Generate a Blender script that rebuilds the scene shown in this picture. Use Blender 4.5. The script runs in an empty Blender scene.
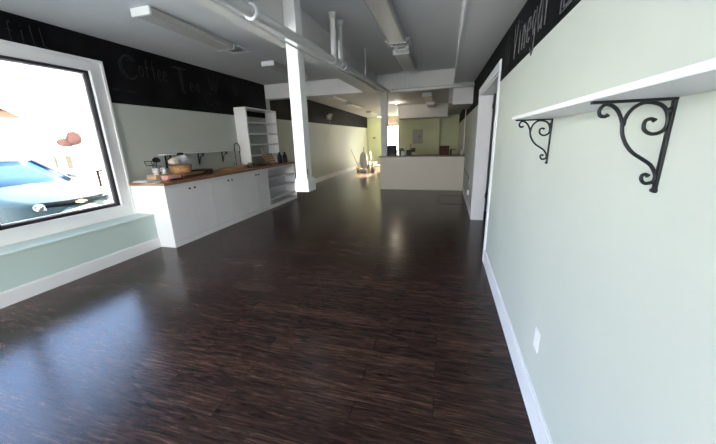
import bpy, bmesh, math, random
from mathutils import Vector, Matrix
random.seed(7)
PI = math.pi
S = bpy.context.scene
COL = S.collection

# ------------------------------------------------------------------ camera
cam_d = bpy.data.cameras.new('camera')
cam = bpy.data.objects.new('camera', cam_d); COL.objects.link(cam)
F_PX = 300.535
cam_d.sensor_width = 36.0; cam_d.lens = F_PX / 716 * 36.0
cam_d.clip_start = 0.02; cam_d.clip_end = 300
YAW, PITCH, ROLL = 0.283067, 0.268683, -0.029134
cy, sy = math.cos(YAW), math.sin(YAW); cp, sp = math.cos(PITCH), math.sin(PITCH); cr, sr = math.cos(ROLL), math.sin(ROLL)
A_ = Matrix(((cy, sy, 0), (0, 0, -1), (-sy, cy, 0)))
P_ = Matrix(((1, 0, 0), (0, cp, -sp), (0, sp, cp)))
Q_ = Matrix(((cr, -sr, 0), (sr, cr, 0), (0, 0, 1)))
M_ = Q_ @ P_ @ A_
R_ = Matrix((M_[0], -M_[1], -M_[2])).transposed()
cam.matrix_world = Matrix.Translation((0, 0, 1.5)) @ R_.to_4x4()
S.camera = cam

# ------------------------------------------------------------------ light
S.view_settings.view_transform = 'Standard'; S.view_settings.look = 'None'
S.view_settings.gamma = 1.0; S.view_settings.use_curve_mapping = False
S.view_settings.exposure = 0.62
W = bpy.data.worlds.new('sky'); S.world = W; W.use_nodes = True
wn = W.node_tree; wn.nodes.clear()
wo = wn.nodes.new('ShaderNodeOutputWorld'); wb = wn.nodes.new('ShaderNodeBackground')
wt = wn.nodes.new('ShaderNodeTexCoord'); wx = wn.nodes.new('ShaderNodeSeparateXYZ'); wr = wn.nodes.new('ShaderNodeValToRGB')
wn.links.new(wt.outputs['Generated'], wx.inputs[0]); wn.links.new(wx.outputs['Z'], wr.inputs[0])
wr.color_ramp.elements[0].position = 0.0; wr.color_ramp.elements[0].color = (1.0, 0.95, 0.87, 1)
wr.color_ramp.elements[1].position = 0.7; wr.color_ramp.elements[1].color = (0.62, 0.78, 1.0, 1)
# clear blue sky over the side street (-x), hazier and warmer elsewhere
wm = wn.nodes.new('ShaderNodeMix'); wm.data_type = 'RGBA'; wf = wn.nodes.new('ShaderNodeMapRange')
wf.inputs['From Min'].default_value = -0.25; wf.inputs['From Max'].default_value = -0.85
wn.links.new(wx.outputs['X'], wf.inputs[0]); wn.links.new(wf.outputs[0], wm.inputs['Factor'])
wn.links.new(wr.outputs[0], wm.inputs['A']); wm.inputs['B'].default_value = (0.26, 0.40, 0.72, 1)
wn.links.new(wm.outputs['Result'], wb.inputs[0]); wb.inputs[1].default_value = 10.0
wn.links.new(wb.outputs[0], wo.inputs[0])

sun_d = bpy.data.lights.new('sun', 'SUN'); sun_d.energy = 150.0; sun_d.angle = 0.009; sun_d.color = (1.0, 0.86, 0.62)
sun = bpy.data.objects.new('sun', sun_d); COL.objects.link(sun)
sun.rotation_euler = Vector((-0.13, -1.0, -0.345)).to_track_quat('-Z', 'Y').to_euler()

def portal(name, loc, direction, sx, sz):
    d = bpy.data.lights.new(name, 'AREA'); d.shape = 'RECTANGLE'; d.size = sx; d.size_y = sz
    d.cycles.is_portal = True
    o = bpy.data.objects.new(name, d); COL.objects.link(o); o.location = loc
    o.rotation_euler = Vector(direction).to_track_quat('-Z', 'Y').to_euler()
portal('portal_window', (-4.75, 0.75, 1.57), (1, 0, 0), 5.0, 1.9)
portal('portal_storefront', (-2.45, -2.65, 1.5), (0, 1, 0), 3.6, 2.3)
portal('portal_rear_door', (-2.75, 18.3, 1.15), (0, -1, 0), 1.3, 2.3)

# ------------------------------------------------------------------ materials
def new_mat(name):
    m = bpy.data.materials.new(name); m.use_nodes = True
    return m, m.node_tree, m.node_tree.nodes['Principled BSDF']
def mat(name, col, rough=0.5, metal=0.0, var=0.06, scale=6.0, bump=0.0, bscale=80.0, spec=None, stretch=None, emit=None):
    """plain procedural paint / metal / wood: base colour with a little noise in it"""
    m, nt, b = new_mat(name)
    tc = nt.nodes.new('ShaderNodeTexCoord'); mp = nt.nodes.new('ShaderNodeMapping')
    if stretch: mp.inputs['Scale'].default_value = stretch
    nt.links.new(tc.outputs['Object'], mp.inputs[0])
    n = nt.nodes.new('ShaderNodeTexNoise'); n.inputs['Scale'].default_value = scale; n.inputs['Detail'].default_value = 5
    nt.links.new(mp.outputs[0], n.inputs['Vector'])
    r = nt.nodes.new('ShaderNodeValToRGB')
    r.color_ramp.elements[0].position = 0.3; r.color_ramp.elements[1].position = 0.7
    r.color_ramp.elements[0].color = (*[max(0, c * (1 - var)) for c in col], 1)
    r.color_ramp.elements[1].color = (*[min(1, c * (1 + var)) for c in col], 1)
    nt.links.new(n.outputs[0], r.inputs[0]); nt.links.new(r.outputs[0], b.inputs['Base Color'])
    b.inputs['Roughness'].default_value = rough; b.inputs['Metallic'].default_value = metal
    if spec is not None: b.inputs['Specular IOR Level'].default_value = spec
    if bump:
        n2 = nt.nodes.new('ShaderNodeTexNoise'); n2.inputs['Scale'].default_value = bscale
        nt.links.new(mp.outputs[0], n2.inputs['Vector'])
        bp = nt.nodes.new('ShaderNodeBump'); bp.inputs['Strength'].default_value = bump; bp.inputs['Distance'].default_value = 0.002
        nt.links.new(n2.outputs[0], bp.inputs['Height']); nt.links.new(bp.outputs[0], b.inputs['Normal'])
    if emit:
        b.inputs['Emission Color'].default_value = (*emit[0], 1); b.inputs['Emission Strength'].default_value = emit[1]
    return m
def floor_mat():
    m, nt, b = new_mat('walnut_planks')
    L = nt.links.new; N = nt.nodes.new
    tc = N('ShaderNodeTexCoord')
    br = N('ShaderNodeTexBrick'); L(tc.outputs['Object'], br.inputs['Vector'])
    br.inputs['Scale'].default_value = 1.0; br.inputs['Brick Width'].default_value = 1.22; br.inputs['Row Height'].default_value = 0.152
    br.inputs['Mortar Size'].default_value = 0.0012; br.inputs['Mortar Smooth'].default_value = 0.1; br.inputs['Bias'].default_value = 0.0
    br.offset = 0.37; br.offset_frequency = 2
    br.inputs['Color1'].default_value = (0.25, 0.25, 0.25, 1); br.inputs['Color2'].default_value = (0.75, 0.75, 0.75, 1); br.inputs['Mortar'].default_value = (0, 0, 0, 1)
    # each plank shifts the grain along itself
    sep = N('ShaderNodeSeparateXYZ'); L(tc.outputs['Object'], sep.inputs[0])
    sc = N('ShaderNodeVectorMath'); sc.operation = 'MULTIPLY'; sc.inputs[1].default_value = (1.7, 15.0, 1.0)
    L(tc.outputs['Object'], sc.inputs[0])
    off = N('ShaderNodeVectorMath'); off.operation = 'MULTIPLY_ADD'; off.inputs[1].default_value = (7.0, 3.0, 5.0)
    L(br.outputs['Color'], off.inputs[0]); L(sc.outputs[0], off.inputs[2])
    g1 = N('ShaderNodeTexNoise'); g1.inputs['Scale'].default_value = 2.6; g1.inputs['Detail'].default_value = 9; g1.inputs['Roughness'].default_value = 0.68; g1.inputs['Distortion'].default_value = 1.5
    L(off.outputs[0], g1.inputs['Vector'])
    sc2 = N('ShaderNodeVectorMath'); sc2.operation = 'MULTIPLY'; sc2.inputs[1].default_value = (2.2, 60.0, 1.0)
    L(tc.outputs['Object'], sc2.inputs[0])
    g2 = N('ShaderNodeTexNoise'); g2.inputs['Scale'].default_value = 1.5; g2.inputs['Detail'].default_value = 4
    L(sc2.outputs[0], g2.inputs['Vector'])
    mx = N('ShaderNodeMath'); mx.operation = 'MULTIPLY_ADD'; mx.inputs[1].default_value = 0.45
    L(g2.outputs[0], mx.inputs[0]); L(g1.outputs[0], mx.inputs[2])
    sub = N('ShaderNodeMath'); sub.operation = 'MULTIPLY_ADD'; sub.inputs[1].default_value = 0.20
    L(br.outputs['Color'], sub.inputs[0]); L(mx.outputs[0], sub.inputs[2])
    rp = N('ShaderNodeValToRGB'); e = rp.color_ramp.elements
    e[0].position = 0.60; e[0].color = (0.0095, 0.0052, 0.0042, 1)
    e[1].position = 1.0; e[1].color = (0.110, 0.057, 0.040, 1)
    a = e.new(0.78); a.color = (0.027, 0.0136, 0.0102, 1)
    a = e.new(0.92); a.color = (0.056, 0.0285, 0.0205, 1)
    L(sub.outputs[0], rp.inputs[0])
    mm = N('ShaderNodeMix'); mm.data_type = 'RGBA'; mm.inputs['B'].default_value = (0.003, 0.002, 0.002, 1)
    L(br.outputs['Fac'], mm.inputs['Factor']); L(rp.outputs[0], mm.inputs['A'])
    L(mm.outputs['Result'], b.inputs['Base Color'])
    rr = N('ShaderNodeMapRange'); rr.inputs['From Min'].default_value = 0.3; rr.inputs['From Max'].default_value = 0.7
    rr.inputs['To Min'].default_value = 0.18; rr.inputs['To Max'].default_value = 0.27
    L(g1.outputs[0], rr.inputs[0]); L(rr.outputs[0], b.inputs['Roughness'])
    bp = N('ShaderNodeBump'); bp.inputs['Strength'].default_value = 0.10; bp.inputs['Distance'].default_value = 0.002
    L(sub.outputs[0], bp.inputs['Height']); L(bp.outputs[0], b.inputs['Normal'])
    b.inputs['Specular IOR Level'].default_value = 0.24
    return m
def glass_mat(name, tint=(1, 1, 1)):
    m = bpy.data.materials.new(name); m.use_nodes = True; nt = m.node_tree; nt.nodes.clear()
    o = nt.nodes.new('ShaderNodeOutputMaterial'); mx = nt.nodes.new('ShaderNodeMixShader')
    t = nt.nodes.new('ShaderNodeBsdfTransparent'); g = nt.nodes.new('ShaderNodeBsdfGlossy'); f = nt.nodes.new('ShaderNodeFresnel')
    t.inputs[0].default_value = (*tint, 1); g.inputs['Roughness'].default_value = 0.02; f.inputs[0].default_value = 1.45
    nt.links.new(f.outputs[0], mx.inputs[0]); nt.links.new(t.outputs[0], mx.inputs[1]); nt.links.new(g.outputs[0], mx.inputs[2]); nt.links.new(mx.outputs[0], o.inputs[0])
    return m
def shiplap_mat(name, col):
    m, nt, b = new_mat(name); L = nt.links.new; N = nt.nodes.new
    tc = N('ShaderNodeTexCoord'); sx = N('ShaderNodeSeparateXYZ'); L(tc.outputs['Object'], sx.inputs[0])
    mo = N('ShaderNodeMath'); mo.operation = 'MODULO'; mo.inputs[1].default_value = 0.14; L(sx.outputs['Z'], mo.inputs[0])
    lt = N('ShaderNodeMath'); lt.operation = 'LESS_THAN'; lt.inputs[1].default_value = 0.008; L(mo.outputs[0], lt.inputs[0])
    n = N('ShaderNodeTexNoise'); n.inputs['Scale'].default_value = 3.0; L(tc.outputs['Object'], n.inputs['Vector'])
    mx = N('ShaderNodeMix'); mx.data_type = 'RGBA'; mx.inputs['A'].default_value = (*[c * 0.94 for c in col], 1); mx.inputs['B'].default_value = (*col, 1)
    L(n.outputs[0], mx.inputs['Factor']); L(mx.outputs['Result'], b.inputs['Base Color'])
    bp = N('ShaderNodeBump'); bp.inputs['Strength'].default_value = 0.25; bp.inputs['Distance'].default_value = 0.004; bp.invert = True
    L(lt.outputs[0], bp.inputs['Height']); L(bp.outputs[0], b.inputs['Normal']); b.inputs['Roughness'].default_value = 0.45
    return m
MINT = mat('mint_paint', (0.53, 0.565, 0.51), 0.55, var=0.02, scale=2.0, bump=0.05, bscale=120)
GREEN = mat('yellow_green_paint', (0.70, 0.75, 0.50), 0.6, var=0.03, scale=2.0)
CEIL = mat('ceiling_paint', (0.66, 0.665, 0.67), 0.7, var=0.02, scale=2.0)
BEAMP = mat('beam_paint', (0.66, 0.66, 0.65), 0.55, var=0.03, scale=5.0)
WHITE = mat('white_trim_paint', (0.82, 0.82, 0.83), 0.4, var=0.02, scale=4.0)
POSTW = mat('white_post_paint', (0.84, 0.84, 0.82), 0.45, var=0.04, scale=5.0)
CABW = mat('white_cabinet_paint', (0.84, 0.84, 0.86), 0.4, var=0.015, scale=3.0)
BENCHM = mat('mint_bench_paint', (0.56, 0.68, 0.64), 0.45, var=0.02, scale=2.0)
BLACKB = mat('chalkboard_paint', (0.008, 0.008, 0.009), 0.75, var=0.5, scale=3.0, spec=0.08)
CHALK = mat('chalk', (0.024, 0.024, 0.024), 0.9, var=0.5, scale=30.0)
CHALK2 = mat('chalk_bright', (0.13, 0.13, 0.13), 0.9, var=0.5, scale=30.0)
BLACKM = mat('black_metal', (0.006, 0.006, 0.0065), 0.45, var=0.3, scale=40, bump=0.15, bscale=150)
BLACKP = mat('black_plastic', (0.005, 0.005, 0.006), 0.5, var=0.2, scale=20, spec=0.25)
FRAMEB = mat('dark_window_frame', (0.02, 0.015, 0.015), 0.35, var=0.2, scale=20)
FRAMEW = mat('white_window_seal', (0.55, 0.50, 0.52), 0.4, var=0.1, scale=20)
WOODT = mat('butcher_block_wood', (0.26, 0.135, 0.060), 0.4, var=0.35, scale=5.0, stretch=(14, 1.2, 14))
WOODD = mat('dark_counter_wood', (0.085, 0.045, 0.028), 0.35, var=0.4, scale=5.0, stretch=(1.2, 14, 14))
WOODO = mat('orange_board_wood', (0.50, 0.25, 0.10), 0.5, var=0.25, scale=6.0, stretch=(8, 1, 8))
WOODB = mat('brown_board_wood', (0.075, 0.036, 0.02), 0.6, spec=0.2, var=0.35, scale=6.0, stretch=(8, 1, 8))
WOODR = mat('reddish_box_wood', (0.075, 0.022, 0.012), 0.6, spec=0.2, var=0.35, scale=6.0, stretch=(1, 8, 8))
WICKER = mat('wicker', (0.42, 0.23, 0.10), 0.7, var=0.45, scale=55.0, bump=0.8, bscale=60)
PINK = mat('pink_card', (0.72, 0.40, 0.33), 0.6, var=0.1)
RED = mat('red_plastic', (0.55, 0.05, 0.05), 0.4)
PAPER = mat('white_paper', (0.78, 0.80, 0.79), 0.6, var=0.03)
CERAM = mat('white_ceramic', (0.82, 0.82, 0.80), 0.2, var=0.02)
PLASTIC = mat('white_plastic', (0.80, 0.80, 0.79), 0.35, var=0.02)
BAGM = mat('crumpled_pale_plastic', (0.62, 0.64, 0.68), 0.35, var=0.2, scale=12)
CLOTH = mat('grey_cloth', (0.36, 0.33, 0.33), 0.8, var=0.2, scale=15)
STEEL = mat('brushed_steel', (0.55, 0.55, 0.55), 0.3, metal=0.9, var=0.1)
GREYM = mat('grey_panel_metal', (0.36, 0.35, 0.33), 0.45, var=0.08)
LENS = mat('fixture_lens', (0.46, 0.45, 0.43), 0.35, var=0.06, scale=3, stretch=(1, 14, 1))
LENSW = mat('white_fixture_lens', (0.68, 0.66, 0.62), 0.35, var=0.04)
LENSLIT = mat('lit_fixture_lens', (0.8, 0.8, 0.75), 0.4, emit=((1.0, 0.90, 0.66), 6.0))
BULB = mat('lit_bulb', (0.9, 0.9, 0.85), 0.4, emit=((1.0, 0.9, 0.7), 9.0))
EXITM = mat('exit_sign_white', (0.75, 0.72, 0.70), 0.4)
EXITR = mat('exit_sign_red', (0.7, 0.03, 0.02), 0.4, emit=((1.0, 0.08, 0.05), 1.6))
GLASS = glass_mat('window_glass', (0.97, 0.99, 0.98))
JARG = glass_mat('jar_glass', (0.80, 0.86, 0.84))
SHIP = shiplap_mat('cream_shiplap', (0.68, 0.63, 0.55))
FLOORM = floor_mat()
ASPH = mat('pale_asphalt', (0.45, 0.45, 0.44), 0.9, var=0.12, scale=8)
FACADE = mat('white_render', (0.80, 0.79, 0.78), 0.8, var=0.03, scale=1.0)
FACADET = mat('tan_trim', (0.052, 0.046, 0.039), 0.9, var=0.1, spec=0.0)
AWN = mat('faded_red_awning', (0.040, 0.024, 0.019), 0.9, var=0.1, spec=0.0)
SIGNR = mat('faded_pink_sign', (0.046, 0.025, 0.0235), 0.9, var=0.2, scale=9, spec=0.0)
SIGNM = mat('sign_arm_metal', (0.012, 0.006, 0.007), 0.9, spec=0.0)
CARP = mat('pale_blue_car_paint', (0.024, 0.037, 0.042), 0.4, metal=0.0, var=0.03, spec=0.15)
CARG = mat('car_window_glass', (0.010, 0.024, 0.050), 0.2, var=0.1, spec=0.08)
CARL = mat('headlight_glass', (0.10, 0.115, 0.14), 0.3, var=0.5, scale=25, spec=0.3)
CHROME = mat('chrome', (0.25, 0.25, 0.26), 0.3, metal=1.0, var=0.03)
GOLD = mat('gold_emblem', (0.55, 0.42, 0.16), 0.3, metal=0.6, var=0.05)
TYRE = mat('tyre_rubber', (0.015, 0.015, 0.015), 0.8, var=0.2)

# ------------------------------------------------------------------ mesh helpers
class MB:
    def __init__(s): s.bm = bmesh.new()
    def box(s, x0, x1, y0, y1, z0, z1, M=None):
        v = [Vector(p) for p in ((x0,y0,z0),(x1,y0,z0),(x1,y1,z0),(x0,y1,z0),(x0,y0,z1),(x1,y0,z1),(x1,y1,z1),(x0,y1,z1))]
        if M is not None: v = [M @ p for p in v]
        v = [s.bm.verts.new(p) for p in v]
        for f in ((3,2,1,0),(4,5,6,7),(0,1,5,4),(1,2,6,5),(2,3,7,6),(3,0,4,7)): s.bm.faces.new([v[i] for i in f])
        return s
    def hexa(s, pts):
        v = [s.bm.verts.new(p) for p in pts]
        for f in ((3,2,1,0),(4,5,6,7),(0,1,5,4),(1,2,6,5),(2,3,7,6),(3,0,4,7)): s.bm.faces.new([v[i] for i in f])
        return s
    def prism(s, poly, d):
        d = Vector(d); a = [s.bm.verts.new(Vector(p)) for p in poly]; b = [s.bm.verts.new(Vector(p) + d) for p in poly]
        s.bm.faces.new(a[::-1]); s.bm.faces.new(b)
        n = len(a)
        for i in range(n): s.bm.faces.new((a[i], a[(i+1) % n], b[(i+1) % n], b[i]))
        return s
    def tube(s, pts, r, seg=8, closed=False):
        pts = [Vector(p) for p in pts]; n = len(pts); rings = []
        rr = r if isinstance(r, (list, tuple)) else [r] * n
        prev = None
        for i, p in enumerate(pts):
            if closed: t = pts[(i+1) % n] - pts[i-1]
            else: t = pts[min(i+1, n-1)] - pts[max(i-1, 0)]
            t.normalize()
            if prev is None:
                u = t.orthogonal().normalized()
            else:
                u = prev - t * prev.dot(t)
                u = u.normalized() if u.length > 1e-6 else t.orthogonal().normalized()
            prev = u; w = t.cross(u)
            rings.append([s.bm.verts.new(p + (u * math.cos(a) + w * math.sin(a)) * rr[i]) for a in [2*PI*k/seg for k in range(seg)]])
        m = n if closed else n - 1
        for i in range(m):
            a, b = rings[i], rings[(i+1) % n]
            for k in range(seg):
                f = s.bm.faces.new((a[k], a[(k+1) % seg], b[(k+1) % seg], b[k])); f.smooth = True
        if not closed:
            s.bm.faces.new(rings[0][::-1]); s.bm.faces.new(rings[-1])
        return s
    def lathe(s, prof, c=(0, 0, 0), seg=24, M=None):
        c = Vector(c); rings = []
        for r, z in prof:
            rg = []
            for k in range(seg):
                p = Vector((r*math.cos(2*PI*k/seg), r*math.sin(2*PI*k/seg), z))
                if M is not None: p = M @ p
                rg.append(s.bm.verts.new(c + p))
            rings.append(rg)
        for a, b in zip(rings, rings[1:]):
            for k in range(seg):
                f = s.bm.faces.new((a[k], a[(k+1) % seg], b[(k+1) % seg], b[k])); f.smooth = True
        if prof[0][0] > 1e-5: s.bm.faces.new(rings[0][::-1])
        if prof[-1][0] > 1e-5: s.bm.faces.new(rings[-1])
        return s
    def loft(s, rings, caps=True, smooth=True):
        R = [[s.bm.verts.new(Vector(p)) for p in r] for r in rings]; n = len(R[0])
        for a, b in zip(R, R[1:]):
            for k in range(n):
                f = s.bm.faces.new((a[k], a[(k+1) % n], b[(k+1) % n], b[k])); f.smooth = smooth
        if caps: s.bm.faces.new(R[0][::-1]); s.bm.faces.new(R[-1])
        return s
    def grid(s, rows, thick=None):
        R = [[s.bm.verts.new(Vector(p)) for p in r] for r in rows]
        fs = []
        for a, b in zip(R, R[1:]):
            for k in range(len(a) - 1):
                f = s.bm.faces.new((a[k], a[k+1], b[k+1], b[k])); f.smooth = True; fs.append(f)
        if thick:
            bmesh.ops.recalc_face_normals(s.bm, faces=fs)
            bmesh.ops.solidify(s.bm, geom=fs, thickness=thick)
        return s
    def build(s, name, m, parent=None, bevel=0.0, local=False, base=True):
        bm = s.bm
        bmesh.ops.remove_doubles(bm, verts=bm.verts, dist=1e-6)
        bmesh.ops.recalc_face_normals(bm, faces=bm.faces)
        loc = Vector((0, 0, 0))
        if parent is None and base:
            xs = [v.co.x for v in bm.verts]; ys = [v.co.y for v in bm.verts]; zs = [v.co.z for v in bm.verts]
            loc = Vector(((min(xs)+max(xs))/2, (min(ys)+max(ys))/2, min(zs)))
        elif parent is not None and not local:
            r = parent
            while r.parent: r = r.parent
            loc = Vector(r.location)
        for v in bm.verts: v.co -= loc
        me = bpy.data.meshes.new(name); bm.to_mesh(me); bm.free()
        me.materials.append(m)
        o = bpy.data.objects.new(name, me); COL.objects.link(o)
        if parent is not None: o.parent = parent
        else: o.location = loc
        if bevel:
            b = o.modifiers.new('bevel', 'BEVEL'); b.width = bevel; b.segments = 2; b.limit_method = 'ANGLE'; b.angle_limit = 0.7
        return o
def tag(o, label, cat, group=None):
    o['label'] = label; o['category'] = cat
    if group: o['group'] = group
    return o
def struct(o):
    o['kind'] = 'structure'; return o
def thing(name, loc, label, cat, group=None):
    o = bpy.data.objects.new(name, None); COL.objects.link(o); o.location = loc; o.empty_display_size = 0.1
    return tag(o, label, cat, group)
def dup(root, loc, label):
    r = root.copy(); COL.objects.link(r); r.location = loc; r['label'] = label
    for ch in list(root.children):
        c = ch.copy(); COL.objects.link(c); c.parent = r
        for g in list(ch.children):
            d = g.copy(); COL.objects.link(d); d.parent = c
    return r

# ================================================================== SETTING
XL, XR, XRF = -4.5, 0.523, 0.575      # left wall, right wall near, right wall beyond the doorway
ZC = 2.89
def zfar(y): return 2.86 - 0.0152 * (y - 7.5)

struct(MB().box(-4.72, 2.2, -2.6, 18.2, -0.12, 0.0).build('floor', FLOORM, base=False))
cm = MB(); cm.box(-4.72, 2.2, -2.6, 7.45, ZC, ZC + 0.12)
cm.hexa([(-4.72, 7.45, zfar(7.45)), (2.2, 7.45, zfar(7.45)), (2.2, 18.3, zfar(18.3)), (-4.72, 18.3, zfar(18.3)),
         (-4.72, 7.45, 3.01), (2.2, 7.45, 3.01), (2.2, 18.3, 3.01), (-4.72, 18.3, 3.01)])
struct(cm.build('ceiling', CEIL, base=False))
# left wall with the shop window cut out
WY0, WY1, WZ0, WZ1 = -1.65, 3.18, 0.66, 2.47
wl = MB()
wl.box(-4.70, XL, -2.6, WY0, -0.1, 3.0); wl.box(-4.70, XL, WY1, 18.3, -0.1, 3.0)
wl.box(-4.70, XL, WY0, WY1, -0.1, WZ0); wl.box(-4.70, XL, WY0, WY1, WZ1, 3.0)
struct(wl.build('wall_left', MINT, base=False))
# right wall, doorway between y 3.78 and 5.17
DY0, DY1, DZ = 3.78, 5.77, 2.16
wr_ = MB()
wr_.box(XR, XR + 0.20, -2.6, DY0, -0.1, 3.0)
wr_.box(XR, XR + 0.20, DY0, DY1, DZ, 3.0)
wr_.box(XR, XR + .20, DY1, 15.2, -0.1, 3.0)
struct(wr_.build('wall_right', MINT, base=False))
# the unlit room behind the doorway
sr_ = MB(); sr_.box(2.0, 2.2, 2.4, 6.6, -0.1, 3.0); sr_.box(0.72, 2.0, 2.4, 2.5, -0.1, 3.0); sr_.box(0.72, 2.0, 6.5, 6.6, -0.1, 3.0)
struct(sr_.build('wall_side_room', MINT, base=False))
# front wall behind the camera with the shop-front opening
fw = MB(); fw.box(-4.70, -4.2, -2.6, -2.4, -0.1, 3.0); fw.box(-0.7, 0.78, -2.6, -2.4, -0.1, 3.0)
fw.box(-4.2, -0.7, -2.6, -2.4, -0.1, 0.35); fw.box(-4.2, -0.7, -2.6, -2.4, 2.6, 3.0)
struct(fw.build('wall_front', MINT, base=False))
# kitchen back wall and the end wall of the passage
kw = MB(); kw.box(-2.10, -0.29, 14.2, 14.35, -0.1, 3.0); kw.box(-0.44, 0.85, 14.6, 14.75, -0.1, 3.0)
kw.box(-0.44, -0.29, 14.35, 14.6, -0.1, 3.0); kw.box(-2.10, -1.95, 14.35, 18.0, -0.1, 3.0)
struct(kw.build('wall_kitchen', GREEN, base=False))
EX0, EX1, EZ = -3.42, -2.16, 2.26
bw = MB(); bw.box(-4.70, EX0, 18.0, 18.2, -0.1, 3.0); bw.box(EX1, -1.95, 18.0, 18.2, -0.1, 3.0); bw.box(EX0, EX1, 18.0, 18.2, EZ, 3.0)
struct(bw.build('wall_back', GREEN, base=False))

# black painted bands
b1 = MB(); b1.box(XL, XL + 0.006, -2.4, -1.80, 2.085, ZC); b1.box(XL, XL + 0.006, -1.80, 3.34, 2.585, ZC); b1.box(XL, XL + 0.006, 3.34, 7.30, 2.085, ZC)
b1.hexa([(XL, 7.5, 2.095), (XL + .006, 7.5, 2.095), (XL + .006, 18.0, 2.115), (XL, 18.0, 2.115),
         (XL, 7.5, zfar(7.5)), (XL + .006, 7.5, zfar(7.5)), (XL + .006, 18.0, zfar(18)), (XL, 18.0, zfar(18))])
struct(b1.build('trim_1', BLACKB, base=False))
b2 = MB(); b2.box(XR - 0.006, XR, -2.4, DY1 + .115, 2.26, 2.85); b2.box(XR - 0.006, XR, -2.4, 3.71, 2.04, 2.26); b2.box(XR - 0.006, XR, DY1 + .115, 14.6, 2.04, 2.74)
struct(b2.build('trim_2', BLACKB, base=False))

# baseboards
def bb(m, x0, x1, y0, y1, h=0.155): m.box(x0, x1, y0, y1, 0, h)
m = MB(); m.box(XR - 0.016, XR, -2.4, 3.71, 0, 0.15)
m.box(XR - 0.010, XR, -2.4, 3.71, 0.15, 0.162)
m.box(XR - .016, XR, DY1 + .117, 8.95, 0, .15)
struct(m.build('baseboard_right', WHITE, base=False))
m = MB(); m.box(XL, XL + 0.018, 7.36, 18.0, 0, 0.16); m.box(XL, XL + 0.011, 7.36, 18.0, 0.16, 0.172)
struct(m.build('baseboard_left', WHITE, base=False))
m = MB(); m.box(XL + .02, EX0 - .12, 17.982, 18.0, 0, 0.16); struct(m.build('baseboard_back', WHITE, base=False))

# shop window
w = MB()
w.box(XL, XL + 0.028, -1.80, 3.345, WZ1 - .02, 2.595); w.box(XL, XL + 0.028, 3.165, 3.345, 0.512, WZ1 - .02); w.box(XL, XL + 0.028, -1.80, -1.63, 0.512, WZ1 - .02)
w.box(XL, XL + 0.028, -1.63, 3.165, 0.512, WZ0 + .015)
w.box(XL + 0.028, XL + 0.042, -1.80, 3.345, 2.565, 2.595); w.box(XL + 0.028, XL + 0.042, 3.315, 3.345, 0.512, 2.565)
w.box(XL + 0.028, XL + 0.040, 3.165, 3.19, 0.675, 2.45); w.box(XL + 0.028, XL + 0.040, -1.63, 3.165, 2.45, 2.475); w.box(XL + 0.028, XL + .05, -1.63, 3.19, .655, .675)
win = struct(w.build('window_1', WHITE, base=False))
f = MB(); xa, xb = -4.60, -4.515
f.box(xa, xb, WY0, WY1, WZ0, WZ0 + .045); f.box(xa, xb, WY0, WY1, WZ1 - .045, WZ1); f.box(xa, xb, WY0, WY0 + .045, WZ0, WZ1); f.box(xa, xb, WY1 - .045, WY1, WZ0, WZ1)
f.box(xa, xb, 1.865, 1.915, WZ0, WZ1); f.box(xa, xb, 0.10, 0.15, WZ0, WZ1)
f.build('window_frame', FRAMEB, win)
f = MB()
for a0, a1 in ((WY0 + .045, 0.10), (0.15, 1.865), (1.915, WY1 - .045)):
    f.box(xa + .02, xb - .03, a0, a1, WZ0 + .045, WZ0 + .06); f.box(xa + .02, xb - .03, a0, a1, WZ1 - .06, WZ1 - .045)
    f.box(xa + .02, xb - .03, a0, a0 + .018, WZ0 + .06, WZ1 - .06); f.box(xa + .02, xb - .03, a1 - .018, a1, WZ0 + .06, WZ1 - .06)
f.build('glazing_bead', FRAMEW, win)
MB().box(-4.565, -4.559, WY0 + .04, WY1 - .04, WZ0 + .04, WZ1 - .04).build('pane', GLASS, win)

# doorway casing on the right
d = MB()
d.box(XR - .02, XR, 3.705, DY0, 0, 2.255)                        # near casing
d.box(XR - .02, XR, DY0, DY1 - .01, DZ, 2.255)                 # head casing
d.box(XR, 0.722, DY0, DY0 + .02, 0, DZ); d.box(XR, 0.722, DY0 + .02, DY1, DZ - .02, DZ)
d.box(XR, 0.722, DY1 - .02, DY1, 0, DZ - .02)
d.box(XR - .02, XR, DY1 - .01, DY1 + .115, 0, 2.255)
door = struct(d.build('door_1', WHITE, base=False))
h = MB()
for z in (0.42, 1.93): h.tube([(.719, DY1 - .026, z), (.719, DY1 - .026, z + .09)], .006)
h.build('hinge', BLACKM, door)

# glazed door at the very back
d = MB()
d.box(EX0 - .09, EX0, 17.975, 18.0, 0, EZ + .09); d.box(EX1, EX1 + .06, 17.975, 18.0, 0, EZ + .09); d.box(EX0, EX1, 17.975, 18.0, EZ, EZ + .09)
d.box(EX0, EX0 + .09, 18.06, 18.1, 0, EZ); d.box(EX1 - .09, EX1, 18.06, 18.1, 0, EZ); d.box(EX0 + .09, EX1 - .09, 18.06, 18.1, EZ - .1, EZ); d.box(EX0 + .09, EX1 - .09, 18.06, 18.1, 0, .18)
for k in (1, 2): x = EX0 + .09 + (EX1 - EX0 - .18) * k / 3; d.box(x - .012, x + .012, 18.065, 18.095, .18, EZ - .1)
for k in (1, 2, 3): z = .18 + (EZ - .28) * k / 4; d.box(EX0 + .09, EX1 - .09, 18.065, 18.095, z - .012, z + .012)
door2 = struct(d.build('door_2', WHITE, base=False))
MB().box(EX0 + .08, EX1 - .08, 18.078, 18.083, .17, EZ - .09).build('pane', GLASS, door2)

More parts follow.
